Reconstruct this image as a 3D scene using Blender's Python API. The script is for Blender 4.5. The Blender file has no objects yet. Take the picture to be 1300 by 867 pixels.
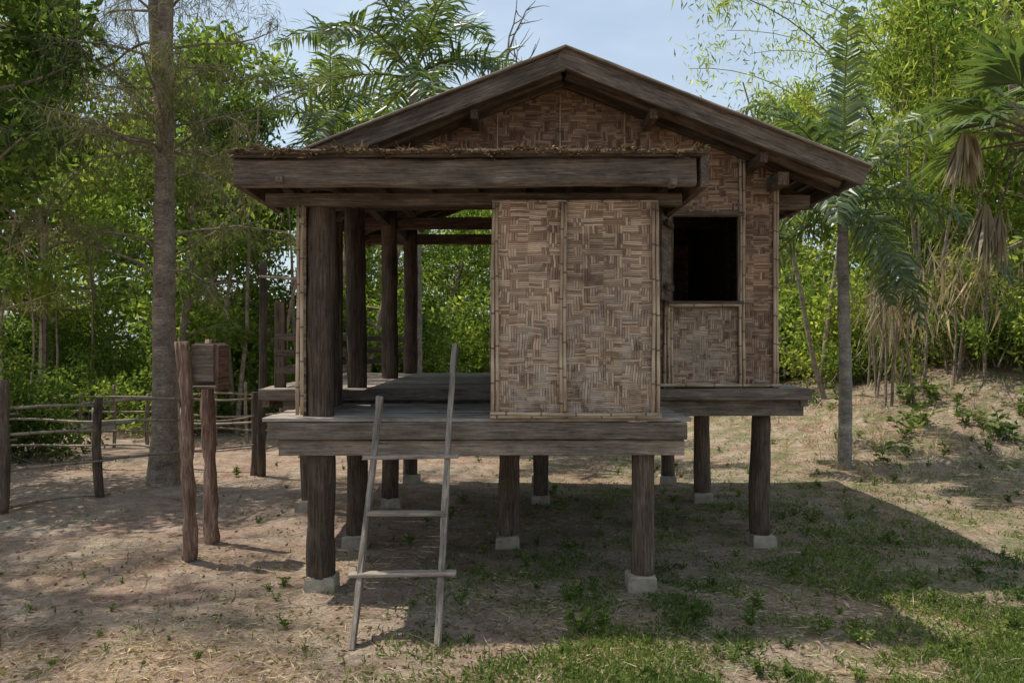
import bpy, math, numpy as np
from mathutils import Vector, Matrix, noise
R = np.random.default_rng(11)
sc = bpy.context.scene
sc.view_settings.view_transform='Standard'; sc.view_settings.look='None'; sc.view_settings.exposure=0
COL = sc.collection

# ------------------------------------------------------------ helpers
def link(o, parent=None):
    COL.objects.link(o)
    if parent: o.parent = parent
    return o
def empty(name):
    e = bpy.data.objects.new(name, None); e.empty_display_size=.2
    return link(e)
class Geo:
    def __init__(s): s.V=[]; s.F=[]; s.M=[]; s.n=0
    def add(s,V,F,m=0):
        V=np.asarray(V,float).reshape(-1,3); F=np.asarray(F,int)
        if len(F)==0: return
        s.V.append(V); s.F+= (F+s.n).tolist(); s.M+=[m]*len(F); s.n+=len(V)
    def mesh(s,name,mats,smooth=False):
        me=bpy.data.meshes.new(name)
        me.from_pydata(np.concatenate(s.V).tolist(),[],s.F)
        for m in mats: me.materials.append(m)
        me.polygons.foreach_set('material_index',s.M)
        if smooth: me.polygons.foreach_set('use_smooth',[True]*len(s.F))
        me.update(); return me
    def obj(s,name,mats,parent=None,smooth=False):
        return link(bpy.data.objects.new(name,s.mesh(name,mats,smooth)),parent)
def nrm(a): 
    a=np.asarray(a,float); return a/(np.linalg.norm(a,axis=-1,keepdims=True)+1e-9)
def tube(pts,rad,seg=7):
    pts=np.asarray(pts,float); n=len(pts); rad=np.broadcast_to(rad,(n,))
    d=nrm(np.gradient(pts,axis=0)); ref=np.array([0,0,1.]) if abs(d[0][2])<.8 else np.array([1.,0,0])
    a=nrm(np.cross(d,ref)); b=np.cross(d,a)
    th=np.linspace(0,2*math.pi,seg,endpoint=False)
    V=(pts[:,None]+rad[:,None,None]*(np.cos(th)[None,:,None]*a[:,None]+np.sin(th)[None,:,None]*b[:,None])).reshape(-1,3)
    i=np.arange(n-1)[:,None]*seg; j=np.arange(seg)[None]; j2=(j+1)%seg
    F=np.stack([i+j,i+j2,i+seg+j2,i+seg+j],-1).reshape(-1,4)
    return V,F
def leaves(P,D,L,W,wide=.45):
    P=np.asarray(P,float); n=len(P); D=nrm(D); S=nrm(np.cross(D,R.normal(size=(n,3))))
    L=np.broadcast_to(L,(n,))[:,None]; W=np.broadcast_to(W,(n,))[:,None]
    V=np.stack([P,P+D*L*wide+S*W/2,P+D*L,P+D*L*wide-S*W/2],1).reshape(-1,3)
    return V,np.arange(4*n).reshape(-1,4)
def sstep(a,b,x): t=np.clip((x-a)/(b-a),0,1); return t*t*(3-2*t)
def hgt(x,y):
    h=np.maximum(0,(x-3.2))*.27*sstep(11.5,17.5,y+.15*x)
    h=np.minimum(h,3.2)
    return float(h+0.045*noise.noise(Vector((x*.6,y*.6,0)))+0.02*noise.noise(Vector((x*2.5,y*2.5,3))))

# ------------------------------------------------------------ materials
class NT:
    def __init__(s,name):
        s.m=bpy.data.materials.new(name); s.m.use_nodes=True; s.t=s.m.node_tree; s.t.nodes.clear()
        s.out=s.t.nodes.new('ShaderNodeOutputMaterial')
    def n(s,typ,**k):
        nd=s.t.nodes.new('ShaderNode'+typ)
        for a,b in k.items(): setattr(nd,a,b)
        return nd
    def put(s,v,sock):
        if v is None: return
        if hasattr(v,'is_output') : s.t.links.new(v,sock)
        else: sock.default_value=v
    def math(s,op,a,b=None,c=None):
        nd=s.n('Math',operation=op); s.put(a,nd.inputs[0])
        if b is not None: s.put(b,nd.inputs[1])
        if c is not None: s.put(c,nd.inputs[2])
        return nd.outputs[0]
    def noise(s,vec,scale,detail=4,rough=.6,dist=0):
        nd=s.n('TexNoise'); s.put(vec,nd.inputs['Vector']); nd.inputs['Scale'].default_value=scale
        nd.inputs['Detail'].default_value=detail; nd.inputs['Roughness'].default_value=rough; nd.inputs['Distortion'].default_value=dist
        return nd.outputs['Fac']
    def ramp(s,f,stops):
        nd=s.n('ValToRGB'); s.put(f,nd.inputs[0]); e=nd.color_ramp.elements
        while len(e)<len(stops): e.new(.5)
        for i,(p,c) in enumerate(stops): e[i].position=p; e[i].color=(*c,1) if len(c)==3 else c
        return nd.outputs[0]
    def mix(s,f,a,b,mode='MIX'):
        nd=s.n('Mix',data_type='RGBA',blend_type=mode); s.put(f,nd.inputs[0])
        s.put(a if not isinstance(a,tuple) else (*a,1),nd.inputs[6]); s.put(b if not isinstance(b,tuple) else (*b,1),nd.inputs[7]); return nd.outputs[2]
    def bsdf(s,col,rough=.85,bump=None,bs=.4,bd=.01,spec=.25):
        b=s.n('BsdfPrincipled'); s.put(col if not isinstance(col,tuple) else (*col,1),b.inputs['Base Color']); s.put(rough,b.inputs['Roughness'])
        b.inputs['Specular IOR Level'].default_value=spec
        if bump is not None:
            bn=s.n('Bump'); bn.inputs['Strength'].default_value=bs; bn.inputs['Distance'].default_value=bd
            s.put(bump,bn.inputs['Height']); s.t.links.new(bn.outputs[0],b.inputs['Normal'])
        s.t.links.new(b.outputs[0],s.out.inputs[0]); return s.m

def wood(name,dark,mid,light,rough=.85,patch=None):
    t=NT(name); tc=t.n('TexCoord'); oi=t.n('ObjectInfo')
    off=t.n('VectorMath',operation='ADD'); sc_=t.math('MULTIPLY',oi.outputs['Random'],50)
    cb=t.n('CombineXYZ'); t.put(sc_,cb.inputs[0]); t.put(sc_,cb.inputs[1])
    t.put(tc.outputs['Object'],off.inputs[0]); t.put(cb.outputs[0],off.inputs[1])
    mp=t.n('Mapping'); t.put(off.outputs[0],mp.inputs[0]); mp.inputs['Scale'].default_value=(2.2,42,42)
    g=t.noise(mp.outputs[0],1.6,5,.68,.2)
    mp2=t.n('Mapping'); t.put(off.outputs[0],mp2.inputs[0]); mp2.inputs['Scale'].default_value=(1.8,5,5)
    p=t.noise(mp2.outputs[0],1.5,5,.7)
    c=t.ramp(g,[(.28,dark),(.5,mid),(.75,light)])
    v=t.math('MULTIPLY_ADD',p,2.6,-.3)
    v=t.math('MULTIPLY',v,t.math('MULTIPLY_ADD',oi.outputs['Random'],.5,.75))
    cc=t.n('CombineColor'); 
    for i in range(3): t.put(v,cc.inputs[i])
    c=t.mix(1.0,c,cc.outputs[0],'MULTIPLY')
    cr=t.ramp(t.noise(mp.outputs[0],3.,2,.5),[(.30,(.25,.25,.25)),(.36,(1,1,1))])
    c=t.mix(1.0,c,cr,'MULTIPLY')
    return t.bsdf(c,rough,g,.7,.012)
M_post=wood('dark_timber',(.042,.028,.02),(.10,.070,.049),(.20,.148,.105))
M_grey=wood('weathered_timber',(.12,.09,.067),(.215,.17,.132),(.37,.31,.25))
M_barge=wood('roof_timber',(.055,.041,.030),(.12,.090,.067),(.23,.182,.142))
M_deck=wood('deck_boards',(.17,.138,.11),(.31,.265,.22),(.46,.41,.35))
M_lad=wood('ladder_wood',(.15,.118,.09),(.29,.24,.19),(.45,.39,.32))
M_rust=wood('reddish_log',(.08,.047,.032),(.21,.13,.09),(.42,.30,.23))
M_bark=wood('bark',(.10,.075,.055),(.25,.195,.145),(.48,.40,.31))
M_pale=wood('palm_bark',(.13,.115,.095),(.23,.205,.175),(.36,.33,.29))
M_thatch=wood('thatch',(.05,.035,.022),(.14,.1,.065),(.28,.21,.14))

def bamboo(name='bamboo_pole',a=(.17,.12,.075),b=(.38,.275,.18),c_=(.56,.44,.31)):
    t=NT(name); tc=t.n('TexCoord'); oi=t.n('ObjectInfo'); sp=t.n('SeparateXYZ'); t.put(tc.outputs['Object'],sp.inputs[0])
    x=t.math('ADD',sp.outputs[0],t.math('MULTIPLY',oi.outputs['Random'],7))
    fr=t.math('FRACT',t.math('MULTIPLY',x,3.7)); node=t.math('LESS_THAN',fr,.05)
    mp=t.n('Mapping'); t.put(tc.outputs['Object'],mp.inputs[0]); mp.inputs['Scale'].default_value=(2,14,14)
    g=t.noise(mp.outputs[0],2,5)
    c=t.ramp(g,[(.3,a),(.5,b),(.7,c_)])
    c=t.mix(t.math('MULTIPLY',node,.75),c,(.07,.045,.03))
    return t.bsdf(c,.55,t.math('ADD',g,t.math('MULTIPLY',node,2)),.5,.006)
M_bam=bamboo()
M_rail=bamboo('old_bamboo_rail',(.12,.09,.062),(.26,.205,.15),(.42,.35,.27))

def weave(name,c1,c2,c3,axis='X',pale=0.,w=.021,palecol=(.47,.40,.33)):
    t=NT(name); tc=t.n('TexCoord'); 
    wn=t.n('TexNoise'); t.put(tc.outputs['Object'],wn.inputs['Vector']); wn.inputs['Scale'].default_value=3.2; wn.inputs['Detail'].default_value=3
    sub=t.n('VectorMath',operation='SUBTRACT'); t.put(wn.outputs['Color'],sub.inputs[0]); sub.inputs[1].default_value=(.5,.5,.5)
    scl=t.n('VectorMath',operation='SCALE'); t.put(sub.outputs[0],scl.inputs[0]); scl.inputs['Scale'].default_value=.06
    ad=t.n('VectorMath',operation='ADD'); t.put(tc.outputs['Object'],ad.inputs[0]); t.put(scl.outputs[0],ad.inputs[1])
    sp=t.n('SeparateXYZ'); t.put(ad.outputs[0],sp.inputs[0])
    u=t.math('DIVIDE',sp.outputs[0 if axis=='X' else 1],w); v=t.math('DIVIDE',sp.outputs[2],w*.72)
    u=t.math('ADD',u,400); v=t.math('ADD',v,400)
    i=t.math('FLOOR',u); j=t.math('FLOOR',v); fu=t.math('FRACT',u); fv=t.math('FRACT',v)
    ip=t.math('PINGPONG',t.math('MULTIPLY',t.math('FLOOR',t.math('DIVIDE',i,3)),3),27)
    jp=t.math('MULTIPLY',t.math('FLOOR',t.math('DIVIDE',j,4)),3)
    rw=t.n('TexWhiteNoise',noise_dimensions='1D'); t.put(t.math('FLOOR',t.math('DIVIDE',j,8)),rw.inputs['W'])
    jp=t.math('ADD',jp,t.math('MULTIPLY',t.math('GREATER_THAN',rw.outputs['Value'],.6),5))
    ph=t.math('MODULO',t.math('ADD',ip,jp),12)
    vert=t.math('LESS_THAN',ph,4.5)
    def sel(a,b): return t.math('ADD',t.math('MULTIPLY',vert,a),t.math('MULTIPLY',t.math('SUBTRACT',1,vert),b))
    f=sel(fu,fv)
    prof=t.math('SUBTRACT',1,t.math('POWER',t.math('ABSOLUTE',t.math('MULTIPLY_ADD',f,2,-1)),4))
    cb=t.n('CombineXYZ'); t.put(sel(i,t.math('FLOOR',t.math('DIVIDE',u,7))),cb.inputs[0]); t.put(sel(t.math('FLOOR',t.math('DIVIDE',v,6)),j),cb.inputs[1]); t.put(vert,cb.inputs[2])
    wh=t.n('TexWhiteNoise'); t.put(cb.outputs[0],wh.inputs['Vector'])
    cf=t.n('CombineXYZ'); t.put(sel(t.math('MULTIPLY',u,3),t.math('MULTIPLY',u,.3)),cf.inputs[0]); t.put(sel(t.math('MULTIPLY',v,.3),t.math('MULTIPLY',v,3)),cf.inputs[1])
    fb=t.noise(cf.outputs[0],1,3)
    r=t.math('ADD',t.math('MULTIPLY',wh.outputs['Value'],.75),t.math('MULTIPLY',fb,.4))
    r=t.math('ADD',r,t.math('MULTIPLY',vert,-.12))
    c=t.ramp(r,[(.1,c1),(.5,c2),(.95,c3)])
    big=t.noise(tc.outputs['Object'],2.3,6,.72)
    c=t.mix(1,c,t.ramp(big,[(.3,(.45,.42,.40)),(.5,(1,1,1)),(.7,(1.4,1.36,1.3))]),'MULTIPLY')
    if pale:
        so=t.n('SeparateXYZ'); t.put(tc.outputs['Object'],so.inputs[0])
        low=t.math('MULTIPLY',t.math('SUBTRACT',2.8,so.outputs[2]),.9); low.node.use_clamp=True
        pm=t.math('MULTIPLY',low,t.ramp(t.noise(tc.outputs['Object'],6,6,.78),[(.45,(0,0,0)),(.58,(1,1,1))]))
        c=t.mix(t.math('MULTIPLY',pm,pale),c,palecol)
    edge=t.math('GREATER_THAN',prof,.34)
    c=t.mix(edge,(.05,.03,.02),c)
    gl=t.math('ADD',prof,t.math('MULTIPLY',vert,.35))
    return t.bsdf(c,.6,gl,.7,.007,.3)
M_wall=weave('woven_bamboo_brown',(.11,.058,.034),(.24,.140,.085),(.43,.285,.185),pale=.3)
M_front=weave('woven_bamboo_front',(.17,.105,.064),(.34,.228,.148),(.56,.42,.295),pale=.6)
M_wally=weave('woven_bamboo_side',(.12,.075,.05),(.25,.165,.11),(.40,.29,.2),axis='Y')

def concrete():
    t=NT('concrete'); tc=t.n('TexCoord'); g=t.noise(tc.outputs['Object'],9,5,.7)
    return t.bsdf(t.ramp(g,[(.3,(.22,.17,.12)),(.7,(.46,.39,.30))]),.9,g,.5,.01)
M_conc=concrete()
def leafmat(name,a,b,c,trans=.45,gl=.04,tint=(1.7,1.6,.7)):
    t=NT(name); ge=t.n('NewGeometry')
    col=t.ramp(ge.outputs['Random Per Island'],[(.0,a),(.55,b),(1.,c)])
    nz=t.noise(ge.outputs['Position'],.55,1)
    col=t.mix(1,col,t.ramp(nz,[(.3,(.6,.7,.65)),(.7,(1.35,1.25,1.))]),'MULTIPLY')
    d=t.n('BsdfDiffuse'); tr=t.n('BsdfTranslucent')
    t.put(col,d.inputs[0]); tcol=t.mix(1,col,tint,'MULTIPLY'); t.put(tcol,tr.inputs[0])
    m1=t.n('MixShader'); m1.inputs[0].default_value=trans; t.t.links.new(d.outputs[0],m1.inputs[1]); t.t.links.new(tr.outputs[0],m1.inputs[2])
    o=m1
    if gl:
        g=t.n('BsdfGlossy'); g.inputs['Roughness'].default_value=.4
        o=t.n('MixShader'); o.inputs[0].default_value=gl; t.t.links.new(m1.outputs[0],o.inputs[1]); t.t.links.new(g.outputs[0],o.inputs[2])
    t.t.links.new(o.outputs[0],t.out.inputs[0]); return t.m
N1=(1,1,1)
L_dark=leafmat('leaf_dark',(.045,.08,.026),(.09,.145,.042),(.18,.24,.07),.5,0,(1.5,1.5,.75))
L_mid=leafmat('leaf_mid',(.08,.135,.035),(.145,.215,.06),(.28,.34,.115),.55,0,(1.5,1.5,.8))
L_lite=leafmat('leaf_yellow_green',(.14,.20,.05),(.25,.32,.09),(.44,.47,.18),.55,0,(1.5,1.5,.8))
L_palm=leafmat('palm_leaf',(.05,.09,.04),(.09,.145,.06),(.17,.22,.09),.4,.08)
L_pine=leafmat('pine_needle',(.09,.10,.055),(.16,.17,.09),(.30,.28,.17),.4,0,(1.4,1.35,.9))
L_dry=leafmat('dry_leaf',(.15,.10,.062),(.30,.215,.145),(.50,.40,.29),.25,0,N1)
L_tan=leafmat('dead_frond',(.25,.18,.12),(.42,.33,.235),(.60,.50,.38),.35,0,N1)
L_straw=leafmat('straw',(.25,.19,.125),(.44,.36,.25),(.64,.56,.43),.15,0,N1)
L_grass=leafmat('grass_blade',(.06,.10,.03),(.12,.175,.05),(.25,.29,.11),.4,0,(1.3,1.3,.8))

def groundmat():
    t=NT('ground_soil'); tc=t.n('TexCoord'); P=tc.outputs['Object']; sp=t.n('SeparateXYZ'); t.put(P,sp.inputs[0])
    n1=t.noise(P,.5,4,.6); n2=t.noise(P,3.,6,.7); n3=t.noise(P,30,5,.78); n4=t.noise(P,1.1,5,.7,.4)
    soil=t.ramp(n3,[(.28,(.17,.11,.077)),(.5,(.37,.268,.205)),(.72,(.55,.44,.36))])
    red=t.ramp(n2,[(.35,(.26,.155,.108)),(.65,(.43,.295,.22))])
    c=t.mix(t.ramp(n1,[(.4,(0,0,0)),(.6,(.6,.6,.6))]),soil,red)
    straw=t.ramp(n3,[(.3,(.26,.205,.145)),(.7,(.58,.495,.39))])
    c=t.mix(t.ramp(n4,[(.45,(0,0,0)),(.62,(.75,.75,.75))]),c,straw)
    c=t.mix(1,c,t.ramp(n2,[(.3,(.65,.62,.60)),(.55,(1.05,1.05,1.05)),(.7,(1.15,1.15,1.15))]),'MULTIPLY')
    gm=t.math('MULTIPLY_ADD',t.math('ADD',sp.outputs[0],.6),.5,0); gm.node.use_clamp=True
    gn=t.ramp(t.noise(P,1.9,6,.74),[(.45,(0,0,0)),(.60,(.75,.75,.75))])
    c=t.mix(t.math('MULTIPLY',gm,gn),c,t.ramp(n3,[(.3,(.07,.095,.033)),(.7,(.21,.235,.095))]))
    h=t.math('ADD',t.math('MULTIPLY',n2,1.5),n3)
    return t.bsdf(c,.95,h,.9,.045,.1)
M_ground=groundmat()

# ------------------------------------------------------------ primitives (length along local X)
def place(me,name,p0,p1,parent,roll=0):
    p0=Vector(p0);p1=Vector(p1); d=(p1-p0); x=d.normalized()
    up=Vector((0,0,1)) if abs(x.z)<.9 else Vector((0,-1,0))
    y=up.cross(x).normalized(); z=x.cross(y)
    m=Matrix((x,y,z)).transposed().to_4x4()@Matrix.Rotation(roll,4,'X')
    m.translation=p0; o=bpy.data.objects.new(name,me); o.matrix_world=m; link(o,parent); return o
def beam(name,p0,p1,w,h,mat,parent,jit=.004,roll=0,bev=.006):
    L=(Vector(p1)-Vector(p0)).length; n=max(2,int(L/.2)); b=min(bev,w*.3,h*.3)
    prof=[(-w/2+b,-h/2),(w/2-b,-h/2),(w/2,-h/2+b),(w/2,h/2-b),(w/2-b,h/2),(-w/2+b,h/2),(-w/2,h/2-b),(-w/2,-h/2+b)]
    V=[];k=len(prof); s=R.random()*99
    for i in range(n+1):
        t=i/n*L; oy=jit*2*noise.noise(Vector((t*.9,s,0)));oz=jit*2*noise.noise(Vector((t*.9,s,9)))
        for (y,z) in prof: V.append((t+ (R.normal()*.003 if i in(0,n) else 0),y+oy+R.normal()*jit*.25,z+oz+R.normal()*jit*.25))
    F=[[i*k+j,i*k+(j+1)%k,(i+1)*k+(j+1)%k,(i+1)*k+j] for i in range(n) for j in range(k)]
    F.append(list(range(k))[::-1]); F.append([n*k+j for j in range(k)])
    me=bpy.data.meshes.new(name); me.from_pydata(V,[],F); me.materials.append(mat); me.update()
    return place(me,name,p0,p1,parent,roll)
def pole(name,p0,p1,r0,r1,mat,parent,wob=.01,seg=12,knob=.0):
    L=(Vector(p1)-Vector(p0)).length; n=max(4,int(L/.12)); V=[]; s=R.random()*99
    for i in range(n+1):
        t=i/n; x=t*L; r=r0+(r1-r0)*t; oy=wob*3*noise.noise(Vector((x*.8,s,0)));oz=wob*3*noise.noise(Vector((x*.8,s,9)))
        if i in(0,n): r*=.93
        for j in range(seg):
            a=j/seg*2*math.pi; rr=r*(1+.12*noise.noise(Vector((x*1.5,s+math.cos(a),math.sin(a))))+knob*noise.noise(Vector((x*5,s+math.cos(a)*1.5,math.sin(a)*1.5))))
            V.append((x,rr*math.cos(a)+oy,rr*math.sin(a)+oz))
    F=[[i*seg+j,i*seg+(j+1)%seg,(i+1)*seg+(j+1)%seg,(i+1)*seg+j] for i in range(n) for j in range(seg)]
    me=bpy.data.meshes.new(name); nf=len(F)
    F.append(list(range(seg))[::-1]); F.append([n*seg+j for j in range(seg)])
    me.from_pydata(V,[],F); me.materials.append(mat)
    me.polygons.foreach_set('use_smooth',[True]*nf+[False]*2); me.update()
    return place(me,name,p0,p1,parent)
def prism(name,poly_xz,y0,y1,mat,parent):
    k=len(poly_xz); V=[(x,y0,z) for x,z in poly_xz]+[(x,y1,z) for x,z in poly_xz]
    F=[list(range(k)),[k+j for j in range(k)][::-1]]+[[j,k+j,k+(j+1)%k,(j+1)%k] for j in range(k)]
    me=bpy.data.meshes.new(name); me.from_pydata(V,[],F); me.materials.append(mat); me.update()
    return link(bpy.data.objects.new(name,me),parent)

# ------------------------------------------------------------ ground
fx=np.arange(-12,14.01,.12); fy=np.arange(2,22.01,.12)
xs=np.concatenate([[-600,-300,-120,-60,-35,-22,-16],fx,[18,24,36,60,120,300,600]])
ys=np.concatenate([[-120,-40,-15,-5,0],fy,[25,30,40,60,100,250,700]])
V=[(x,y,hgt(x,y)) for y in ys for x in xs]; nx=len(xs)
F=[[j*nx+i,j*nx+i+1,(j+1)*nx+i+1,(j+1)*nx+i] for j in range(len(ys)-1) for i in range(nx-1)]
g=Geo(); g.add(V,F); g.obj('ground',[M_ground],smooth=True)

# ------------------------------------------------------------ house
H=empty('stilt_house')
YF,YW,YB=6.3,7.6,11.2
XL,XR=-1.52,2.5
AX,AZ,SL=0.472,4.60,.392
def roofz(x): return AZ-SL*abs(x-AX)
FT,MT=1.40,1.55
def footing(x,y):
    s=.112
    g=Geo(); z0=hgt(x,y)-.1; z1=hgt(x,y)+.12
    b=[(-1,-1),(1,-1),(1,1),(-1,1)]
    j=lambda: 1+R.normal()*.04
    V=[(x+s*1.1*a*j(),y+s*1.1*c*j(),z0) for a,c in b]+[(x+s*a*j(),y+s*c*j(),z1-.015) for a,c in b]+[(x+s*.88*a,y+s*.88*c,z1+R.normal()*.005) for a,c in b]
    F=[[0,1,5,4],[1,2,6,5],[2,3,7,6],[3,0,4,7],[4,5,9,8],[5,6,10,9],[6,7,11,10],[7,4,8,11],[8,9,10,11]]
    g.add(V,F); g.obj('footing',[M_conc],H)
low=[(-1.53,6.35,3.2,.108),(1.04,6.35,1.2,.094),(-1.53,7.72,3.45,.10),(-.04,7.8,1.3,.10),(2.47,7.8,1.3,.10),
     (-1.47,9.6,3.6,.10),(.35,9.7,1.3,.09),(2.36,9.8,1.3,.10),(-1.42,11.15,3.6,.10),(.4,11.2,1.3,.09),(2.2,11.2,1.3,.10),(-2.42,9.3,1.35,.08)]
for x,y,top,r in low:
    footing(x,y); pole('stilt_post',(x+R.normal()*.015,y,.05),(x,y,top),r*1.02,r*.95,M_post,H,.012,14,.10)
beam('deck_front_beam',(-1.92,6.20,FT-.1),(1.37,6.20,FT-.1),.06,.135,M_grey,H)
beam('deck_lower_beam',(-1.84,6.27,FT-.24),(1.36,6.27,FT-.24),.1,.12,M_grey,H)
beam('deck_side_beam',(-1.86,6.24,FT-.105),(-1.86,7.55,FT-.105),.06,.13,M_grey,H)
beam('deck_side_beam',(1.33,6.24,FT-.105),(1.33,7.55,FT-.105),.06,.13,M_grey,H)
y=6.17+.07
while y<7.56:
    beam('deck_board',(-1.95+R.normal()*.02,y,FT-.015+R.normal()*.004),(1.39+R.normal()*.02,y,FT-.015+R.normal()*.004),.133,.03,M_deck,H,.004,bev=.004); y+=.145
for x in np.arange(-1.6,1.4,.5): beam('deck_joist',(x,6.3,FT-.09),(x,7.55,FT-.09),.06,.1,M_post,H)
beam('floor_front_beam',(-2.40,7.50,MT-.055),(2.84,7.50,MT-.055),.09,.105,M_grey,H)
beam('floor_lower_beam',(-2.2,7.62,MT-.19),(2.80,7.62,MT-.19),.12,.15,M_grey,H)
beam('floor_side_beam',(2.80,7.55,MT-.10),(2.80,11.3,MT-.10),.07,.15,M_grey,H)
beam('floor_side_beam',(-2.36,7.55,MT-.10),(-2.36,11.3,MT-.10),.07,.15,M_grey,H)
beam('floor_back_beam',(-2.5,11.2,MT-.19),(2.8,11.2,MT-.19),.12,.14,M_post,H)
beam('floor_mid_beam',(-2.5,9.65,MT-.19),(2.8,9.65,MT-.19),.12,.14,M_post,H)
y=7.62
while y<11.35:
    beam('floor_board',(-2.42+R.normal()*.02,y,MT-.015+R.normal()*.002),(2.86+R.normal()*.02,y,MT-.015),.140,.03,M_deck,H,.003,bev=.004); y+=.15
for x in np.arange(-2.1,2.8,.55): beam('floor_joist',(x,7.6,MT-.075),(x,11.3,MT-.075),.06,.085,M_post,H)
T=.012
def wallx(name,x0,x1,z0,z1,y,mat): prism(name,[(x0,z0),(x1,z0),(x1,z1),(x0,z1)],y-T,y+T,mat,H)
WX0,WX1,WZ0,WZ1=1.54,2.17,2.38,3.20
WR=2.55
wallx('gable_wall_left',.0,WX0,MT+.01,3.34,YW,M_wall)
wallx('gable_wall_right',WX1,WR,MT+.01,3.34,YW,M_wall)
wallx('gable_wall_below_window',WX0,WX1,MT+.01,WZ0,YW,M_front)
wallx('gable_wall_above_window',WX0,WX1,WZ1,3.34,YW,M_wall)
ru=lambda x: roofz(x)-.12
prism('gable_wall_upper',[(-1.62,3.34),(WR,3.34),(WR,ru(WR)),(AX,ru(AX)),(-1.62,ru(-1.62))],YW-T,YW+T,M_wall,H)
prism('back_gable_upper',[(0,3.5),(WR,3.5),(WR,ru(WR)),(AX,ru(AX)),(0,ru(0))],YB+.1-T,YB+.1+T,M_wall,H)
wallx('back_wall',.0,WR,MT,3.5,YB+.1,M_wall)
def wally(name,x,y0,y1,z0,z1,mat=M_wally):
    prism(name,[(x-T,z0),(x+T,z0),(x+T,z1),(x-T,z1)],y0,y1,mat,H)
wally('partition_wall',-.0+.02,YW+.02,YB+.08,MT,ru(0))
wally('right_side_wall',WR-.02,YW+.02,YB+.08,MT,ru(WR)+.02)
wally('porch_left_wall',-1.66,6.3,7.5,FT,3.1)
wally('porch_right_wall',1.10,6.3,7.55,FT,3.1)
for yy in np.arange(6.42,7.5,.17): beam('wall_slat',(-1.62,yy,FT),(-1.62,yy,3.1),.03,.09,M_post,H,.003)
wallx('front_woven_panel',-.155,1.14,FT+.01,3.10,6.15,M_front)
for x in (-.135,.40,1.115):
    for s in (-.018,.02):
        pole('bamboo_batten',(x+s,6.118,FT-.0+R.random()*.03),(x+s*.8,6.118,3.08),.015,.013,M_bam,H,.005,8,.15)
for s in (0,.028): pole('bamboo_rail',(-.17,6.11-s*.3,FT+.015+s),(1.16,6.11-s*.3,FT+.015+s*.6),.015,.014,M_bam,H,.005,8,.15)
for s in (0,.035): pole('bamboo_batten',(-1.695+s,6.22,FT+.02),(-1.685+s,6.22,3.08),.016,.014,M_bam,H,.004,8)
for x,z0,z1 in [(2.21,MT,3.75),(2.535,MT,3.62),(1.49,MT,2.4),(1.52,MT,3.1),(.46,3.4,4.4),(-.14,3.4,4.2),(1.08,3.4,4.2)]:
    big=x>1.3
    for s in ((-.016,.018) if big else (0,)):
        pole('bamboo_batten',(x+s,7.565,z0),(x+s*.8,7.565,min(z1,ru(x)-.02)),.016 if big else .009,.014 if big else .008,M_bam,H,.005,8,.15)
for z,x0,x1 in [(2.345,1.5,2.2),(MT+.03,1.15,2.58)]:
    pole('bamboo_rail',(x0,7.55,z),(x1,7.55,z),.018,.016,M_bam,H,.003,8)
beam('window_frame_top',(WX0-.05,7.56,WZ1+.02),(WX1+.05,7.56,WZ1+.02),.05,.04,M_post,H,.001)
beam('window_frame_bottom',(WX0-.05,7.56,WZ0-.01),(WX1+.05,7.56,WZ0-.01),.05,.035,M_post,H,.001)
beam('window_frame_side',(WX1+.005,7.56,WZ0+.01),(WX1+.005,7.56,WZ1),.03,.04,M_post,H,.001)
beam('window_frame_side',(WX0-.01,7.56,WZ0+.01),(WX0-.01,7.56,WZ1),.03,.04,M_post,H,.001)
beam('window_shutter',(1.51,7.52,(WZ0+WZ1)/2),(1.345,7.13,(WZ0+WZ1)/2),.025,WZ1-WZ0,M_barge,H,.001)
beam('shutter_batten',(1.515,7.42,WZ0+.12),(1.40,7.13,WZ0+.12),.025,.06,M_post,H,.001)
beam('shutter_batten',(1.515,7.42,WZ1-.12),(1.40,7.13,WZ1-.12),.025,.06,M_post,H,.001)
beam('porch_fascia_beam',(-2.08,5.92,3.262),(1.38,5.92,3.272),.07,.215,M_barge,H,.012,bev=.02)
beam('porch_beam_end',(1.435,5.87,3.27),(1.435,7.5,3.27),.06,.24,M_barge,H,.006)
beam('porch_beam_nub',(1.19,5.87,3.17),(1.19,5.78,3.18),.05,.06,M_barge,H,.003)
beam('porch_beam_nub',(-1.72,5.87,3.20),(-1.72,5.80,3.20),.05,.05,M_barge,H,.003)
beam('porch_beam_end',(-2.06,5.96,3.26),(-2.06,7.0,3.24),.06,.2,M_barge,H,.004)
beam('porch_lower_beam',(-1.94,6.26,3.12),(1.34,6.26,3.12),.12,.095,M_barge,H,.006)
for x in np.arange(-1.9,1.4,.4): beam('porch_rafter',(x,5.97,3.33),(x,7.5,3.30),.05,.07,M_post,H)
g=Geo(); g.add([(x,y,z) for x,y,z in [(-2.1,5.87,3.372),(1.46,5.87,3.385),(1.46,7.54,3.335),(-2.1,7.54,3.335),(-2.1,5.87,3.40),(1.46,5.87,3.412),(1.46,7.54,3.36),(-2.1,7.54,3.36)]],
  [[3,2,1,0],[4,5,6,7],[0,1,5,4],[1,2,6,5],[2,3,7,6],[3,0,4,7]]); g.obj('porch_roof_deck',[M_barge],H)
n=7500; x=R.uniform(-2.1,1.46,n); y=5.86+R.random(n)**1.5*1.5; z=3.405+.03*R.random(n)+.016*np.sin(x*9)+.012*np.sin(x*23+1)
P=np.stack([x,y,z],1); D=np.stack([R.normal(size=n)*.35,-np.ones(n),R.normal(size=n)*.2-.12],1)
g=Geo(); g.add(*leaves(P,D,R.uniform(.05,.15,n)*np.where(R.random(n)<.06,1.7,1),R.uniform(.006,.02,n)))
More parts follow.
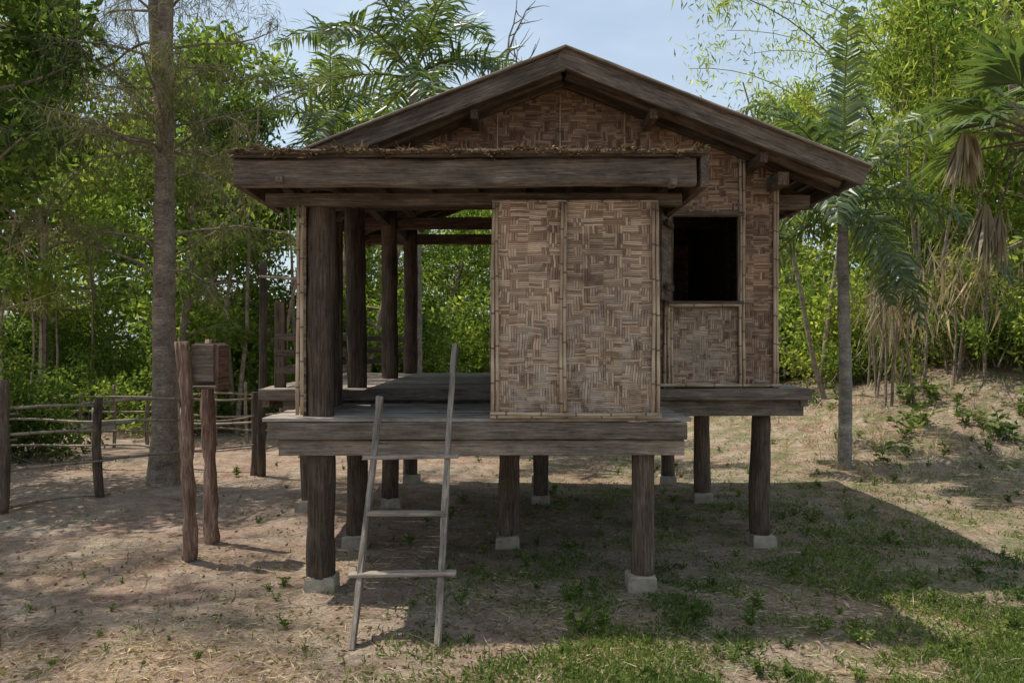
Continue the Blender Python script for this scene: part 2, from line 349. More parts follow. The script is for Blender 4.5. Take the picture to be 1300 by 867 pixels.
for i in range(60):
    xx=-2.1+3.56*i/60; V,F=tube([(xx,5.85,3.405+.01*R.random()),(xx+.07,5.85,3.408+.012*R.random())],[.014+.008*R.random()]*2,6); g.add(V,F,1)
g.obj('porch_thatch',[leafmat('thatch_strand',(.06,.042,.03),(.15,.105,.07),(.30,.22,.15),.1,0,N1),M_thatch],H)
YG0,YG1=7.05,11.9
for sgn in (-1,1):
    xe=AX+sgn*2.70
    d=Vector((sgn*2.70,0,-SL*2.70)).normalized(); nrmv=Vector((sgn*SL,0,1)).normalized()
    def P_(t,off,y): 
        b=Vector((AX,y,AZ))+Vector((sgn*2.70*t,0,-SL*2.70*t))+nrmv*off; return tuple(b)
    g=Geo(); V=[P_(0,-.03,YG0+.05),P_(1,-.03,YG0+.05),P_(1,-.03,YG1),P_(0,-.03,YG1),P_(0,-.005,YG0+.05),P_(1,-.005,YG0+.05),P_(1,-.005,YG1),P_(0,-.005,YG1)]
    g.add(V,[[0,1,2,3],[4,5,6,7],[0,1,5,4],[1,2,6,5],[2,3,7,6],[3,0,4,7]]); g.obj('roof_sheet',[M_post],H)
    n=4000; t=R.random(n); yy=R.uniform(YG0+.1,YG1,n); B=np.array([AX,0,AZ])+np.stack([sgn*2.62*t,yy,-SL*2.62*t],1)+np.array(nrmv)*.004
    DD=np.tile(np.array(d),(n,1))+R.normal(size=(n,3))*.05; g=Geo(); g.add(*leaves(B,DD,.2*(1.05-t),.03)); g.obj('roof_thatch',[L_dry],H)
    c=Vector(P_(-.012,-.075,YG0)); e=Vector(P_(1.004,-.075,YG0))
    beam('barge_board',c,e,.055,.165,M_barge,H,.006)
    beam('barge_cap',(AX+sgn*.0,YG0-.02,AZ+.022),(xe+sgn*.02,YG0-.02,roofz(xe)+.012),.11,.022,M_grey,H,.003)
    beam('inner_rafter',(AX+sgn*.03,YG0+.2,AZ-.14),(xe-sgn*.15,YG0+.2,roofz(xe-sgn*.15)-.14),.05,.10,M_post,H,.003)
    for yy in [YW-.06,8.2,8.8,9.4,10,10.6,11.25,11.75]:
        beam('rafter',(AX,yy,AZ-.12),(xe-sgn*.03,yy,roofz(xe)-.115),.05,.09,M_post,H,.003)
    for k in range(22):
        t=(k+.6)/22; c=P_(t,-.045,YG0+.03); e=P_(t,-.045,YG1-.03); beam('roof_batten',c,e,.035,.018,M_grey if k%3 else M_post,H,.002,bev=.003)
    for t in (.33,.70):
        c=P_(t,-.20,YG0+.1); e=P_(t,-.20,YG1-.1); beam('purlin',c,e,.07,.09,M_post,H,.003)
    c=P_(.985,-.10,YG0+.03); e=P_(.985,-.10,YG1-.03); beam('eave_board',c,e,.05,.12,M_barge,H,.003)
for x in (XL,XR): beam('wall_plate',(x,YG0+.2,3.50 if x>0 else 3.46),(x,YG1-.2,3.50 if x>0 else 3.46),.10,.12,M_post,H)
for yy,zz in ((YW+.12,3.36),(9.65,3.44),(11.15,3.44)): beam('tie_beam',(-2.0,yy,zz),(2.9,yy,zz),.09,.14,M_post,H)
for (x,yy,zt) in [(-2.28,7.75,2.38),(-2.28,9.4,2.35),(-2.28,11.15,2.4)]:
    beam('rail_post',(x,yy,MT-.2),(x,yy,zt),.10,.08,M_post,H)
for z in (1.72,1.88,2.04): 
    beam('rail_slat',(-2.32,7.72,z),(-1.62,7.72,z+.01),.025,.07,M_barge,H)
    beam('rail_slat',(-2.28,7.8,z),(-2.28,11.1,z),.025,.07,M_barge,H)
    beam('rail_slat',(-2.28,11.2,z),(-1.45,11.2,z),.025,.07,M_barge,H)

LD=empty('wooden_ladder')
def lp(z): return 5.17+.6286*z
for nm,xb,xt,zt in (('ladder_rail_left',-1.05,-1.03,1.56),('ladder_rail_right',-.487,-.462,1.97)):
    beam(nm,(xb,lp(-.02),-.02),(xt,lp(zt),zt),.042,.06,M_lad,LD,.012)
for z,x0,x1 in ((.40,-1.12,-.385),(.77,-1.04,-.47),(1.14,-1.11,-.40)):
    beam('rung',(x0,lp(z)-.01,z),(x1,lp(z)-.01,z+.004),.085,.028,M_lad,LD,.005)

GP=empty('log_post_with_box')
pole('log_post',(-2.93,7.15,-.05),(-3.0,7.1,2.0),.062,.046,M_rust,GP,.035,14,.7)
pole('log_post_back',(-2.98,7.75,-.05),(-2.95,7.8,2.02),.064,.05,M_rust,GP,.035,14,.7)
pole('log_post_thin',(-3.02,7.25,1.3),(-3.07,7.22,2.0),.03,.02,M_rust,GP,.02,8,.3)
beam('box_back',(-2.98,7.4,1.78),(-2.70,7.43,1.78),.03,.40,M_barge,GP,.003)
beam('box_side',(-2.71,7.24,1.76),(-2.71,7.5,1.76),.03,.42,M_rust,GP,.003)
beam('box_front',(-2.93,7.22,1.80),(-2.73,7.22,1.80),.025,.34,M_barge,GP,.003)
beam('box_bottom',(-2.98,7.3,1.575),(-2.70,7.3,1.575),.20,.025,M_barge,GP,.003)
TP=empty('timber_pole')
pole('pole_shaft',(-3.70,11.6,-.05),(-3.66,11.6,3.18),.065,.055,M_post,TP,.015,10,.15)
pole('cross_bar',(-3.70,11.55,2.95),(-2.3,10.2,2.75),.022,.018,M_rail,TP,.01,8)

FN=empty('bamboo_fence')
pts=[(-7.4,7.5),(-5.95,9.2),(-5.28,10.05),(-3.85,11.75)]
for (x,y),hh in zip(pts,(1.6,1.55,1.28,1.25)):
    pole('fence_post',(x,y,-.05),(x+.02,y,hh),.06,.05,M_post,FN,.02,10,.2)
for a,b in zip(pts[:-1],pts[1:]):
    for z in (1.2,.93,.52,.04):
        if z<.1 and a[0]>-5.5: continue
        pole('fence_rail',(a[0]-.15,a[1]-.1,z+R.normal()*.03),(b[0]+.12,b[1]+.1,z+R.normal()*.04-.02),.022,.013,M_rail,FN,.03,8)
FB=empty('bamboo_fence')
for i,x in enumerate(np.arange(-12.5,-2.8,.62)):
    yy=15.3+.05*x; pole('fence_post',(x,yy,-.05),(x+R.normal()*.03,yy,1.15+R.normal()*.12),.035,.03,M_bark if i%2 else M_rail,FB,.015,7,.1)
for z in (.3,.62,.95): pole('fence_rail',(-12.6,14.65,z),(-2.6,15.15,z+.02),.025,.018,M_rail,FB,.03,7)
for z in (.35,.75): pole('fence_rail',(-9.8,12.6,z),(-3.9,12.2,z),.022,.016,M_rail,FB,.03,7)
for x in (-9.5,-8,-6.6,-5.2): pole('fence_post',(x,12.45,-.05),(x,12.45,.95),.045,.04,M_bark,FB,.015,8,.1)

# ------------------------------------------------------------ trees
def branchy(g,base,d,L,r,n=6,up=.06,wob=.18,seg=6):
    pts=[np.array(base,float)]; d=nrm(d)
    for i in range(n):
        d=nrm(d+R.normal(size=3)*wob+np.array([0,0,up])); pts.append(pts[-1]+d*L/n)
    rad=np.linspace(r,r*.25,n+1); g.add(*tube(pts,rad,seg),0); return np.array(pts),d
def make_tree(name,Hh,cr,mats,nb=26,lpc=170,leafL=.15,leafW=.07,start=.3,r=.14,clump=.5,droop=.2,lean=0):
    g=Geo()
    n=10; pts=[np.zeros(3)]; d=np.array([lean,0,1.])
    for i in range(n): d=nrm(d+R.normal(size=3)*np.array([.07,.07,0])); pts.append(pts[-1]+d*Hh*.93/n)
    pts=np.array(pts); g.add(*tube(pts,np.linspace(r,r*.2,n+1),8),0)
    C=[]
    for b in range(nb):
        t=start+(1-start)*(b+.5)/nb; i=min(int(t*n),n-1); p=pts[i]+(pts[i+1]-pts[i])*(t*n-i)
        az=b*2.4+R.normal()*.5; s=(t-start)/(1-start); L=cr*(.55+.6*math.sin(math.pi*min(1,s*.85+.18)))*R.uniform(.6,1.1)
        bp,dd=branchy(g,p,(math.cos(az),math.sin(az),.25+.7*s),L,r*.35*(1-.6*s)+.01,6,.02,.18,5)
        for k in (3,4,5,6):
            C.append(bp[k]+R.normal(size=3)*.12*cr*.5)
            if k in(3,5):
                q,_=branchy(g,bp[k],dd+R.normal(size=3)*.8,L*.4,.014,3,0,.2,3); C.append(q[-1])
    C.append(pts[-1])
    C=np.array(C); m=len(C); cs=clump*R.uniform(.4,1.4,m)
    idx=R.choice(m,size=int(m*lpc),p=cs**2/np.sum(cs**2))
    o=nrm(R.normal(size=(len(idx),3)))*(R.random(len(idx))[:,None]**.5)
    P=C[idx]+o*cs[idx][:,None]*np.array([1,1,.55]); D=o*.6+R.normal(size=o.shape)*.6+np.array([0,0,-droop])
    g.add(*leaves(P,D,leafL*R.uniform(.6,1.3,len(idx)),leafW*R.uniform(.7,1.2,len(idx))),1)
    return g.mesh(name,mats)
def make_bush(name,Hh,rr,mats,nc=34,lpc=110,leafL=.15,leafW=.065,clump=.42):
    g=Geo(); C=[]
    for b in range(nc):
        az=R.random()*6.28; el=R.uniform(.25,1.4); L=Hh*R.uniform(.45,1.15)
        p=(R.normal()*.3*rr,R.normal()*.3*rr,0); d=(math.cos(az)*math.cos(el)*rr/Hh,math.sin(az)*math.cos(el)*rr/Hh,math.sin(el))
        q,_=branchy(g,p,d,L,.025,5,.02,.15,4); C+= [q[5],q[4],q[3],q[2]]
    C=np.array(C); m=len(C); cs=clump*R.uniform(.5,1.3,m); idx=R.choice(m,size=int(m*lpc*.5),p=cs**2/np.sum(cs**2))
    o=nrm(R.normal(size=(len(idx),3)))*(R.random(len(idx))[:,None]**.5); P=C[idx]+o*cs[idx][:,None]*np.array([1,1,.7]); P[:,2]=np.abs(P[:,2])
    D=o*.6+R.normal(size=o.shape)*.6+np.array([0,0,-.1]); g.add(*leaves(P,D,leafL*R.uniform(.6,1.3,len(idx)),leafW*R.uniform(.7,1.2,len(idx))),1)
    return g.mesh(name,mats)
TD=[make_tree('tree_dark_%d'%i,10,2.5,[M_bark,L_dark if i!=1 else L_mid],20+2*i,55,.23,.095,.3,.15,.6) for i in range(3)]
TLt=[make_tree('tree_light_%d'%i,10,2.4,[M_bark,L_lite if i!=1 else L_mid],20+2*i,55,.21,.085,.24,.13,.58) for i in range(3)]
BU=[make_bush('bush_%d'%i,2.6,1.6,[M_bark,[L_dark,L_mid,L_lite][i]]) for i in range(3)]
BG=empty('background_forest')
def inst(me,name,x,y,s,parent,sz=None,z=None):
    o=bpy.data.objects.new(name,me); o.location=(x,y,hgt(x,y)-.05 if z is None else z); o.rotation_euler=(0,0,R.random()*6.28)
    o.scale=(s,s,(sz or s)); return link(o,parent)
def skyline(px):
    return float(np.interp(px,[-200,250,330,380,430,560,600,640,900,930,985,1010,1050,1120,1500],[-200,-100,90,60,110,120,200,230,230,130,90,110,-40,-160,-200]))
def forest(n,y0,y1,x0f,x1f):
    for k in range(n):
        px=x0f+(x1f-x0f)*(k+R.random())/n; y=R.uniform(y0,y1); x=(px-650)/1000*y
        gz=hgt(x,y); Ht=2+(433-skyline(px))/1000*y-gz; Ht=min(Ht,13)*R.uniform(.7,1.0)
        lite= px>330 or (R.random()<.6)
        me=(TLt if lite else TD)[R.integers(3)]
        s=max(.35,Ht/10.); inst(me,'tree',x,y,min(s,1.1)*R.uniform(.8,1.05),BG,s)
forest(8,19.5,24,-120,420); forest(4,24,27,430,900); forest(9,19,25,930,1420)
forest(9,28,34,-100,1400); forest(10,38,46,-50,1350)
for k in range(50):
    px=-100+1500*(k+R.random())/50; y=R.uniform(20,26) if px<1000 else R.uniform(17,23); x=(px-650)/1000*y
    inst(BU[[1,1,2,1,0][R.integers(5)] if px<500 else [1,2,2,1][R.integers(4)]],'bush',x,y,R.uniform(.6,1.35),BG)
# growth seen through the open veranda
for px,y,s,m in [(545,23,.62,TLt[1]),(590,26,.66,TLt[0]),(505,25,.7,TD[1]),(620,29,.72,TLt[2]),(470,28,.8,TLt[0]),(560,33,.85,TLt[1])]:
    inst(m,'tree',(px-650)/1000*y,y,s,BG)
for px,y,s,m in [(530,21,1.1,1),(575,22.5,1.3,2),(610,21,.9,1),(490,24,1.2,1),(450,21,1.0,0),(640,25,1.4,1)]:
    inst(BU[m],'bush',(px-650)/1000*y,y,s,BG)

def make_pine(name,x,y,Hh,r,lean=(.01,0),nb=60,zmin=2.2,br=(1.2,2.9),fork=True,npc=46,wob=.012):
    T_=empty(name); g=Geo(); f=Geo()
    pts=[np.array([x,y,hgt(x,y)-.1])]; n=16
    for i in range(n):
        d=nrm(np.array([lean[0],lean[1],1.])+R.normal(size=3)*np.array([wob,wob,0])); pts.append(pts[-1]+d*Hh/n)
    pts=np.array(pts); rad=r*(1-np.linspace(0,1,n+1)*.8); rad[0]*=1.4; rad[1]*=1.04; g.add(*tube(pts,rad,14),0)
    stems=[pts]
    if fork:
        q,_=branchy(g,pts[6],(-.25,.1,1),Hh*.55,r*.5,10,.05,.06,10); stems.append(q)
    TW=[]
    for b in range(nb):
        st=stems[R.integers(len(stems))]; z=zmin+(Hh-zmin)*((b+R.random())/nb); k=int(np.clip(np.searchsorted(st[:,2],z),1,len(st)-1))
        p=st[k-1]+(st[k]-st[k-1])*np.clip((z-st[k-1][2])/(st[k][2]-st[k-1][2]),0,1)
        az=b*2.4+R.normal()*.6; L=R.uniform(*br)*(1-.45*(z/Hh)); bp,dd=branchy(g,p,(math.cos(az),math.sin(az),R.uniform(.15,.8)),L,.024,8,-.02,.14,5)
        for k in range(2,9):
            for _ in range(2):
                q,_d=branchy(g,bp[k],dd+R.normal(size=3)*.7+np.array([0,0,.1]),R.uniform(.3,.8),.006,4,-.12,.2,3); TW.append(q)
    P=[];
    for q in TW:
        i=R.integers(1,len(q),npc); P.append(q[i]+R.normal(size=(npc,3))*.035)
    P=np.concatenate(P); D=R.normal(size=P.shape)*.42+np.array([0,0,-.55])
    f.add(*leaves(P,D,R.uniform(.12,.3,len(P)),R.uniform(.006,.012,len(P))),0)
    g.obj('trunk',[M_bark],T_,True); f.obj('foliage',[L_pine],T_); return T_
make_pine('pine_tree',-4.86,11.0,12.5,.18,(.006,0),npc=30,nb=70)
make_pine('pine_tree',-11.2,15.5,11,.13,(.0,0),nb=30,fork=False,npc=20)
make_pine('pine_tree',-7.4,7.7,11,.15,(.0,.0),nb=44,zmin=4.3,fork=False,br=(1.5,3.6),npc=44)
for (x,y,s,me) in [(-8.9,11.6,.55,TD[0]),(-8.6,9.7,.85,TD[2]),(-3.6,19.0,.72,TLt[1]),(-6.9,16.5,.8,TLt[1])]:
    inst(me,'broadleaf_tree',x,y,s,None)
for (x,y,s,b) in [(-8.4,13.4,.7,0),(-7.2,17.2,.8,1),(-4.9,17.6,.5,1),(9.3,15.2,.7,1),(7.4,16.8,.5,1),(10.2,14.2,.8,2),(8.6,17.2,.6,1)]:
    inst(BU[b],'shrub',x,y,s,None)
for (x,y,s,me) in [(10.2,14.4,.85,TLt[0]),(11.5,17.5,1.1,TLt[1])]:
    inst(me,'broadleaf_tree',x,y,s,None)
def make_bamboo(name,x,y,n=26,Hh=9.5,per=40):
    T_=empty(name); g=Geo(); f=Geo(); P=[]; D=[]
    for k in range(n):
        az=R.random()*6.28; p=np.array([x+math.cos(az)*R.random()*.9,y+math.sin(az)*R.random()*.9,hgt(x,y)-.1]); d=np.array([math.cos(az)*.16,math.sin(az)*.16,1.]); pts=[p]; m=18; L=Hh*R.uniform(.7,1.15)
        for i in range(m): d=nrm(d+np.array([math.cos(az),math.sin(az),-.55])*.011*(i**1.15)*.6+R.normal(size=3)*.015); pts.append(pts[-1]+d*L/m)
        pts=np.array(pts); g.add(*tube(pts,np.linspace(.04,.007,m+1),6),0)
        for i in range(6,m+1):
            c=pts[i]; nn=int(per*R.uniform(.2,1.8)); P.append(c+R.normal(size=3)*.2+R.normal(size=(nn,3))*np.array([.3,.3,.22])); D.append(R.normal(size=(nn,3))*.6+np.array([0,0,-.6]))
    P=np.concatenate(P);D=np.concatenate(D); f.add(*leaves(P,D,R.uniform(.16,.3,len(P)),R.uniform(.028,.045,len(P)),.3),0)
    g.obj('culms',[leafmat('culm_green',(.14,.15,.05),(.22,.22,.08),(.28,.27,.1),.05,0)],T_,True); f.obj('foliage',[L_lite],T_)
make_bamboo('bamboo_clump',10.2,18.5,24,10.0,55); make_bamboo('bamboo_clump',13.2,21,18,12,50)

def frond(g,base,az,el,L,nl,ll,lw,curve,plum=.35,m=16,drp=.35,mi=0):
    base=np.array(base,float); d=np.array([math.cos(az)*math.cos(el),math.sin(az)*math.cos(el),math.sin(el)]); pts=[base]
    for i in range(m): d=nrm(d+np.array([0,0,-curve*(.4+1.2*i/m)])); pts.append(pts[-1]+d*L/m)
    pts=np.array(pts); g.add(*tube(pts,np.linspace(.022,.004,m+1),5),1)
    t=np.repeat(np.linspace(.12,1,nl),2); n=len(t); sg=np.tile([1,-1],nl)
    k=np.clip((t*m).astype(int),0,m-1); fr=(t*m-k)[:,None]; P=pts[k]+(pts[k+1]-pts[k])*fr; dd=nrm(pts[k+1]-pts[k])
    s=nrm(np.cross(dd,[0,0,1.])); u=np.cross(s,dd)
    D=s*sg[:,None]*.85+dd*.5+u*(R.normal(size=n)*plum)[:,None]+R.normal(size=(n,3))*.06
    ln=ll*(np.sin(np.pi*np.clip(t*.85+.13,0,1))**.6)*R.uniform(.85,1.1,n)
    D=nrm(D); W=lw; S=nrm(np.cross(D,R.normal(size=(n,3))*.5+u))
    M1=P+D*ln[:,None]*.5; D2=nrm(D+np.array([0,0,-drp*1.4])); E=M1+D2*ln[:,None]*.5
    V=np.stack([P-S*W*.25,P+S*W*.25,M1+S*W*.5,M1-S*W*.5,E],1).reshape(-1,3); o=np.arange(n)*5
    g.add(V,np.stack([o,o+1,o+2,o+3],1),mi)
    off=g.n-len(V); g.F+= [[int(a)+off+3,int(a)+off+2,int(a)+off+4] for a in o]; g.M+=[mi]*n
M_stalk=leafmat('palm_stalk',(.13,.15,.05),(.18,.20,.07),(.22,.24,.08),.05,0)
def make_palm(name,x,y,zt,r,nf,L,ll,curve,els,nl=55,lw=.04,plum=.35,lean=0,drp=.35):
    T_=empty(name); g=Geo(); z0=hgt(x,y)-.1; m=26; zz=np.linspace(0,1,m+1)
    pts=np.stack([x+lean*zz**2+.02*np.sin(zz*5),np.full(m+1,y),z0+(zt-z0)*zz],1); rad=r*(1-.25*zz)*(1+.05*np.sin(np.arange(m+1)*2.2)); rad[0]*=1.35
    g.add(*tube(pts,rad,12),0); g.obj('trunk',[M_pale],T_,True)
    g=Geo(); top=pts[-1]
    g.add(*tube([top,top+[0,0,.35],top+[0,0,.6]],[r*.8,r*.6,.02],8),1)
    for k in range(nf):
        az=k*2.4+R.normal()*.15; el=els[0]+(els[1]-els[0])*(k/(nf-1))
        frond(g,top+[0,0,.25+.2*(k/nf)],az,el,L*R.uniform(.85,1.1),nl,ll,lw,curve*R.uniform(.8,1.2),plum,drp=drp)
    g.obj('fronds',[L_palm,M_stalk],T_)
make_palm('palm_tree',-1.85,15,6.7,.13,15,3.2,.62,.10,(-.25,1.35),75,.05,.5)
make_palm('palm_tree',5.06,12.0,3.75,.105,16,2.6,.52,.125,(-.4,1.4),70,.045,.35,drp=.6)
make_palm('palm_tree',-4.25,18.5,6.9,.13,12,2.7,.6,.11,(-.2,1.2),60,.05,.4)
def fan(g,c,axis,R_,nseg,mi,spread=2.4,fold=0.,droop=.15):
    axis=nrm(axis); s=nrm(np.cross(axis,[0,0,1.])+1e-4); u=np.cross(s,axis)
    for k in range(nseg):
        a=(k/(nseg-1)-.5)*spread; d=nrm(axis*math.cos(a)+s*math.sin(a)*(1-fold)+u*(.08*(k%2)+R.normal()*.04*(1+3*fold)))
        L=R_*R.uniform(.85,1.05)*(1-.15*abs(a)); w=nrm(np.cross(d,u))*R_*spread/nseg*.5*(1-fold*.5)
        c=np.array(c,float); m1=c+d*L*.55; e=m1+nrm(d+np.array([0,0,-droop*2]))*L*.45
        g.add([c,m1+w,e,m1-w],[[0,1,2,3]],mi)
FP=empty('fan_palm'); g=Geo(); fx_,fy_=6.15,8.9
m=20; zz=np.linspace(0,1,m+1); g.add(*tube(np.stack([fx_-.1*zz,fy_+0*zz,-.1+4.3*zz],1),.14*(1+.06*np.sin(np.arange(m+1)*2.4)),12)); g.obj('trunk',[M_pale],FP,True)
g=Geo(); top=np.array([fx_-.1,fy_,4.3])
for k in range(18):
    az=k*2.4; el=-.1+1.3*(k/18); d=np.array([math.cos(az)*math.cos(el),math.sin(az)*math.cos(el),math.sin(el)]); c=top+d*.75
    g.add(*tube([top,top+d*.4,c],[.02,.016,.012],5),1); fan(g,c,d+np.array([0,0,-.3]),.85,26,0,2.6,0,.25)
def hang(c,L,n=90,w=.36):
    a=R.random(n)*6.28; rr=R.random(n)**.5; P=np.tile(np.array(c,float),(n,1))+np.stack([np.cos(a)*rr*.03,np.sin(a)*rr*.03,-R.random(n)*.12],1)
    D=np.stack([np.cos(a)*rr*w-.15,np.sin(a)*rr*w,-np.ones(n)],1); g.add(*leaves(P,D,L*R.uniform(.35,1.05,n),R.uniform(.02,.05,n),.6),2)
for (dx,dy,dz,L) in [(-1.0,-.1,.18,.68),(-.84,.0,.16,.62),(-.60,.15,-.58,.80),(-.48,.1,-.7,.7),(-.2,-.5,-.3,.8),(.3,.5,-.5,.8)]:
    c=top+np.array([dx,dy,dz-.1]); g.add(*tube([top+[0,0,-.05],top+np.array([dx*.6,dy*.6,.1+dz*.3]),c],[.02,.015,.01],5),1); hang(c,L)
g.obj('fronds',[L_palm,M_thatch,L_tan],FP)
g=Geo()
for k in range(50):
    y=R.uniform(14.5,18.5); px=R.uniform(1090,1300); x=(px-650)/1000*y; z=hgt(x,y)
    n=26; h=R.uniform(.7,2.4); c=np.array([x,y,z+h]); g.add(*tube([(x,y,z),(x+R.normal()*.1,y,z+h*.6),c],[.03,.022,.015],5),0)
    P=c+R.normal(size=(n,3))*np.array([.16,.16,.25]); D=R.normal(size=(n,3))*.35+np.array([0,0,-1]); V,F=leaves(P,D,R.uniform(.3,1.1,n)*min(1,h/2.),R.uniform(.015,.05,n)); g.add(V,F,1)
g.obj('dry_palm_thicket',[M_bark,L_tan])
g=Geo()
for k in range(46):
    y=R.uniform(16,23); px=R.uniform(0,420) if k%2 else R.uniform(1000,1300); x=(px-650)/1000*y; z=hgt(x,y)
    branchy(g,(x,y,z-.1),(R.normal()*.08,R.normal()*.08,1),R.uniform(3,8),R.uniform(.03,.08),9,.02,.06,7)
g.obj('slender_trunks',[M_bark],BG,True)
g=Geo(); BT=empty('bare_tree'); x,y=-.45,20
p,_=branchy(g,(x,y,0),(0,0,1),9.2,.11,10,.2,.03,7)
for k in range(16):
    q,dd=branchy(g,p[6+k%5],(R.normal()*.7,R.normal()*.7,1),R.uniform(.8,1.7),.035,5,.05,.2,5)
    for j in (2,3,4): branchy(g,q[j],dd+R.normal(size=3)*.6,.6,.018,4,.05,.2,4)
g.obj('trunk',[M_pale],BT,True)

# ------------------------------------------------------------ ground litter
def scatter(n,px=(0,1300),d=(4.4,15),pw=1.6):
    dd=1/np.sqrt(R.uniform(1/d[1]**pw,1/d[0]**pw,n))**(2/pw); xx=(R.uniform(px[0]-120,px[1]+120,n)-650)/1000*dd
    return xx,dd
def nz(x,y,s,o=0): return np.array([noise.noise(Vector((a*s,b*s,o))) for a,b in zip(x,y)])
hz=lambda x,y: np.array([hgt(a,b) for a,b in zip(x,y)])
x,y=scatter(60000); k=nz(x,y,.9)+R.normal(size=len(x))*.25>-.05; x,y=x[k],y[k]
x2=R.uniform(4,13,9000); y2=R.uniform(11,18,9000); x=np.concatenate([x,x2]); y=np.concatenate([y,y2]); n=len(x)
P=np.stack([x,y,hz(x,y)+.004+R.random(n)*.014],1); D=np.stack([R.normal(size=n),R.normal(size=n),R.normal(size=n)*.12],1)
V,F=leaves(P,D,R.uniform(.04,.17,n)*np.where(y>11,1.5,1),R.uniform(.002,.005,n)*np.where(y>11,2,1)); g=Geo(); g.add(V,F); g.obj('straw_litter',[L_straw])
x,y=scatter(6000); x2=R.uniform(4,13,1500); y2=R.uniform(11,18,1500); x=np.concatenate([x,x2]); y=np.concatenate([y,y2]); n=len(x); P=np.stack([x,y,hz(x,y)+.006+R.random(n)*.012],1); D=np.stack([R.normal(size=n),R.normal(size=n),R.normal(size=n)*.22],1)
V,F=leaves(P,D,R.uniform(.02,.075,n),R.uniform(.008,.03,n)); g=Geo(); g.add(V,F); g.obj('fallen_leaves',[L_dry])
# dry grass tufts on the bank
g=Geo()
for k in range(420):
    xx=R.uniform(4.2,12.5); yy=R.uniform(11.5,18.5); n=14; c=np.array([xx,yy,hgt(xx,yy)]); P=np.tile(c,(n,1))+R.normal(size=(n,3))*np.array([.05,.05,0])
    g.add(*leaves(P,np.stack([R.normal(size=n)*.6,R.normal(size=n)*.6,np.ones(n)],1),R.uniform(.08,.32,n),R.uniform(.006,.012,n)))
g.obj('dry_grass',[L_straw])
x,y=scatter(170000,(100,1300),(4.4,17),1.9); dens=np.clip((x+1.1)/2.6,0.03,1)
k=(nz(x,y,.8,5)*.8+nz(x,y,2.6,8)*.9+R.normal(size=len(x))*.25>.07)&(R.random(len(x))<dens); x,y=x[k],y[k]; n=len(x)
P=np.stack([x,y,hz(x,y)],1); D=np.stack([R.normal(size=n)*.6,R.normal(size=n)*.6,np.ones(n)*.9],1)
g=Geo(); g.add(*leaves(P,D,R.uniform(.02,.08,n),R.uniform(.004,.012,n)))
k=R.random(n)<.6; Pk=P[k]+np.array([0,0,.015])+R.normal(size=(k.sum(),3))*np.array([.02,.02,.008]); n2=len(Pk)
g.add(*leaves(Pk,np.stack([R.normal(size=n2),R.normal(size=n2),R.normal(size=n2)*.3+.1],1),R.uniform(.015,.045,n2),R.uniform(.01,.024,n2)))
g.obj('grass',[L_grass])
def weed(g,x,y,s):
    z=hgt(x,y)
    for k in range(R.integers(3,7)):
        d=nrm(np.array([R.normal()*.5,R.normal()*.5,1.])); L=s*R.uniform(.6,1.1); q=np.array([x,y,z])+np.linspace(0,1,5)[:,None]*d*L; g.add(*tube(q,.003,4))
        n=9; P=q[R.integers(1,5,n)]; D=np.stack([R.normal(size=n),R.normal(size=n),R.normal(size=n)*.3+.25],1); g.add(*leaves(P,D,s*R.uniform(.25,.5,n),s*R.uniform(.1,.2,n)))
g=Geo()
for px,py,s in [(735,805,.2),(760,800,.16),(955,795,.13),(1040,805,.12),(1090,815,.14),(520,690,.13),(360,745,.12),(365,800,.1),(350,765,.08),(725,765,.1),(860,800,.12),(880,790,.15),(1240,730,.14),(300,605,.15),(655,640,.12),(615,700,.1),(1290,800,.14)]:
    dd=2000/(py-433); weed(g,(px-650)/1000*dd,dd,s)
for k in range(200):
    dd=R.uniform(4.6,14); px=R.uniform(560,1350) if k%6 else R.uniform(0,560); weed(g,(px-650)/1000*dd,dd,R.uniform(.05,.13)*(1 if px>560 else .6))
for k in range(90):
    yy=R.uniform(12,17.5); xx=R.uniform(5.5,12); weed(g,xx,yy,R.uniform(.12,.45))
g.obj('weeds',[L_grass])
g=Geo()
x,y=scatter(420); 
for a,b in zip(x,y): branchy(g,(a,b,hgt(a,b)+.008),(R.normal(),R.normal(),0),R.uniform(.1,.4),.005,4,0,.2,4)
g.obj('fallen_twigs',[M_bark])

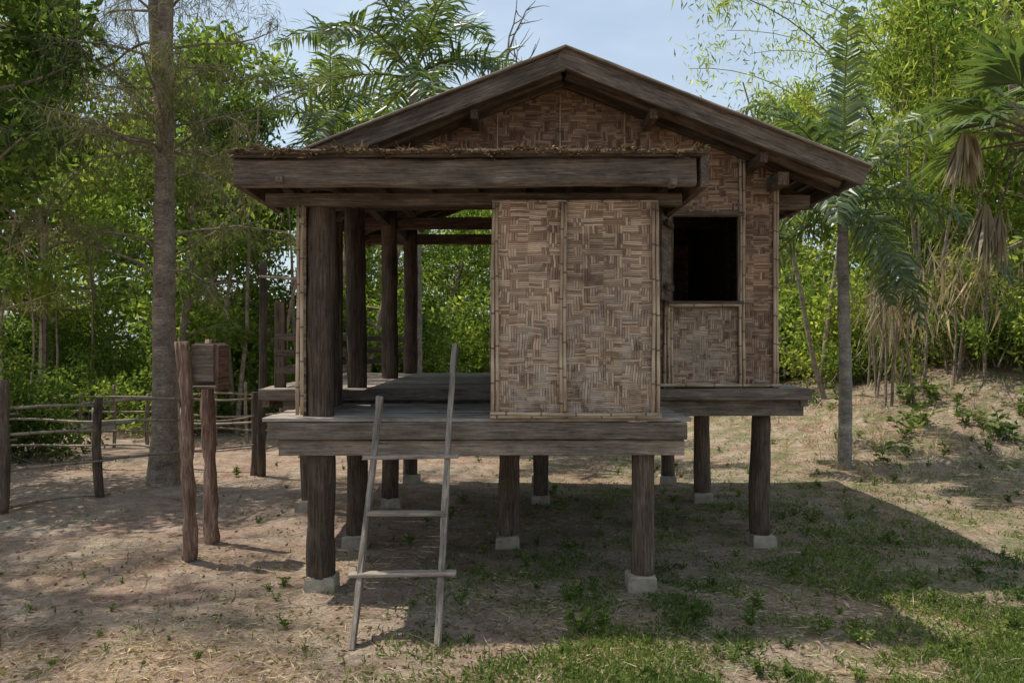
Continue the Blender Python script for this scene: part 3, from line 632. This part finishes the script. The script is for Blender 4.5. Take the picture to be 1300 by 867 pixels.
# ------------------------------------------------------------ light
to_sun=Vector((-.42,.17,1.)).normalized()
el=math.asin(to_sun.z); az=math.atan2(to_sun.x,to_sun.y)
w=bpy.data.worlds.new('World'); sc.world=w; w.use_nodes=True; nt=w.node_tree; nt.nodes.clear()
sk=nt.nodes.new('ShaderNodeTexSky'); sk.sky_type='NISHITA'; sk.sun_disc=False; sk.sun_elevation=el; sk.sun_rotation=az; sk.air_density=1.; sk.dust_density=2.5; sk.altitude=200
tcw=nt.nodes.new('ShaderNodeTexCoord'); mpw=nt.nodes.new('ShaderNodeMapping'); mpw.inputs['Scale'].default_value=(1,1,2.6)
nw=nt.nodes.new('ShaderNodeTexNoise'); nw.inputs['Scale'].default_value=1.6; nw.inputs['Detail'].default_value=6; nw.inputs['Roughness'].default_value=.55
rw=nt.nodes.new('ShaderNodeValToRGB'); rw.color_ramp.elements[0].position=.38; rw.color_ramp.elements[0].color=(.3,.3,.3,1); rw.color_ramp.elements[1].position=.70; rw.color_ramp.elements[1].color=(.8,.8,.8,1)
mx=nt.nodes.new('ShaderNodeMix'); mx.data_type='RGBA'; mx.inputs[7].default_value=(5.0,6.0,6.8,1)
nt.links.new(tcw.outputs['Generated'],mpw.inputs[0]); nt.links.new(mpw.outputs[0],nw.inputs['Vector']); nt.links.new(nw.outputs['Fac'],rw.inputs[0]); nt.links.new(rw.outputs[0],mx.inputs[0]); nt.links.new(sk.outputs[0],mx.inputs[6])
bg=nt.nodes.new('ShaderNodeBackground'); bg.inputs[1].default_value=.15; ou=nt.nodes.new('ShaderNodeOutputWorld')
nt.links.new(mx.outputs[2],bg.inputs[0]); nt.links.new(bg.outputs[0],ou.inputs[0])
ld=bpy.data.lights.new('sun','SUN'); ld.energy=5; ld.angle=math.radians(.5); ld.color=(1,.94,.84)
lo=link(bpy.data.objects.new('sun',ld)); lo.rotation_euler=to_sun.to_track_quat('Z','Y').to_euler(); lo.location=(-10,8,25)
cd=bpy.data.cameras.new('camera'); cd.lens=27.69; cd.sensor_width=36; cd.clip_end=2000
co=link(bpy.data.objects.new('camera',cd)); co.location=(0,0,2.0); co.rotation_euler=(math.radians(90),0,0); sc.camera=co
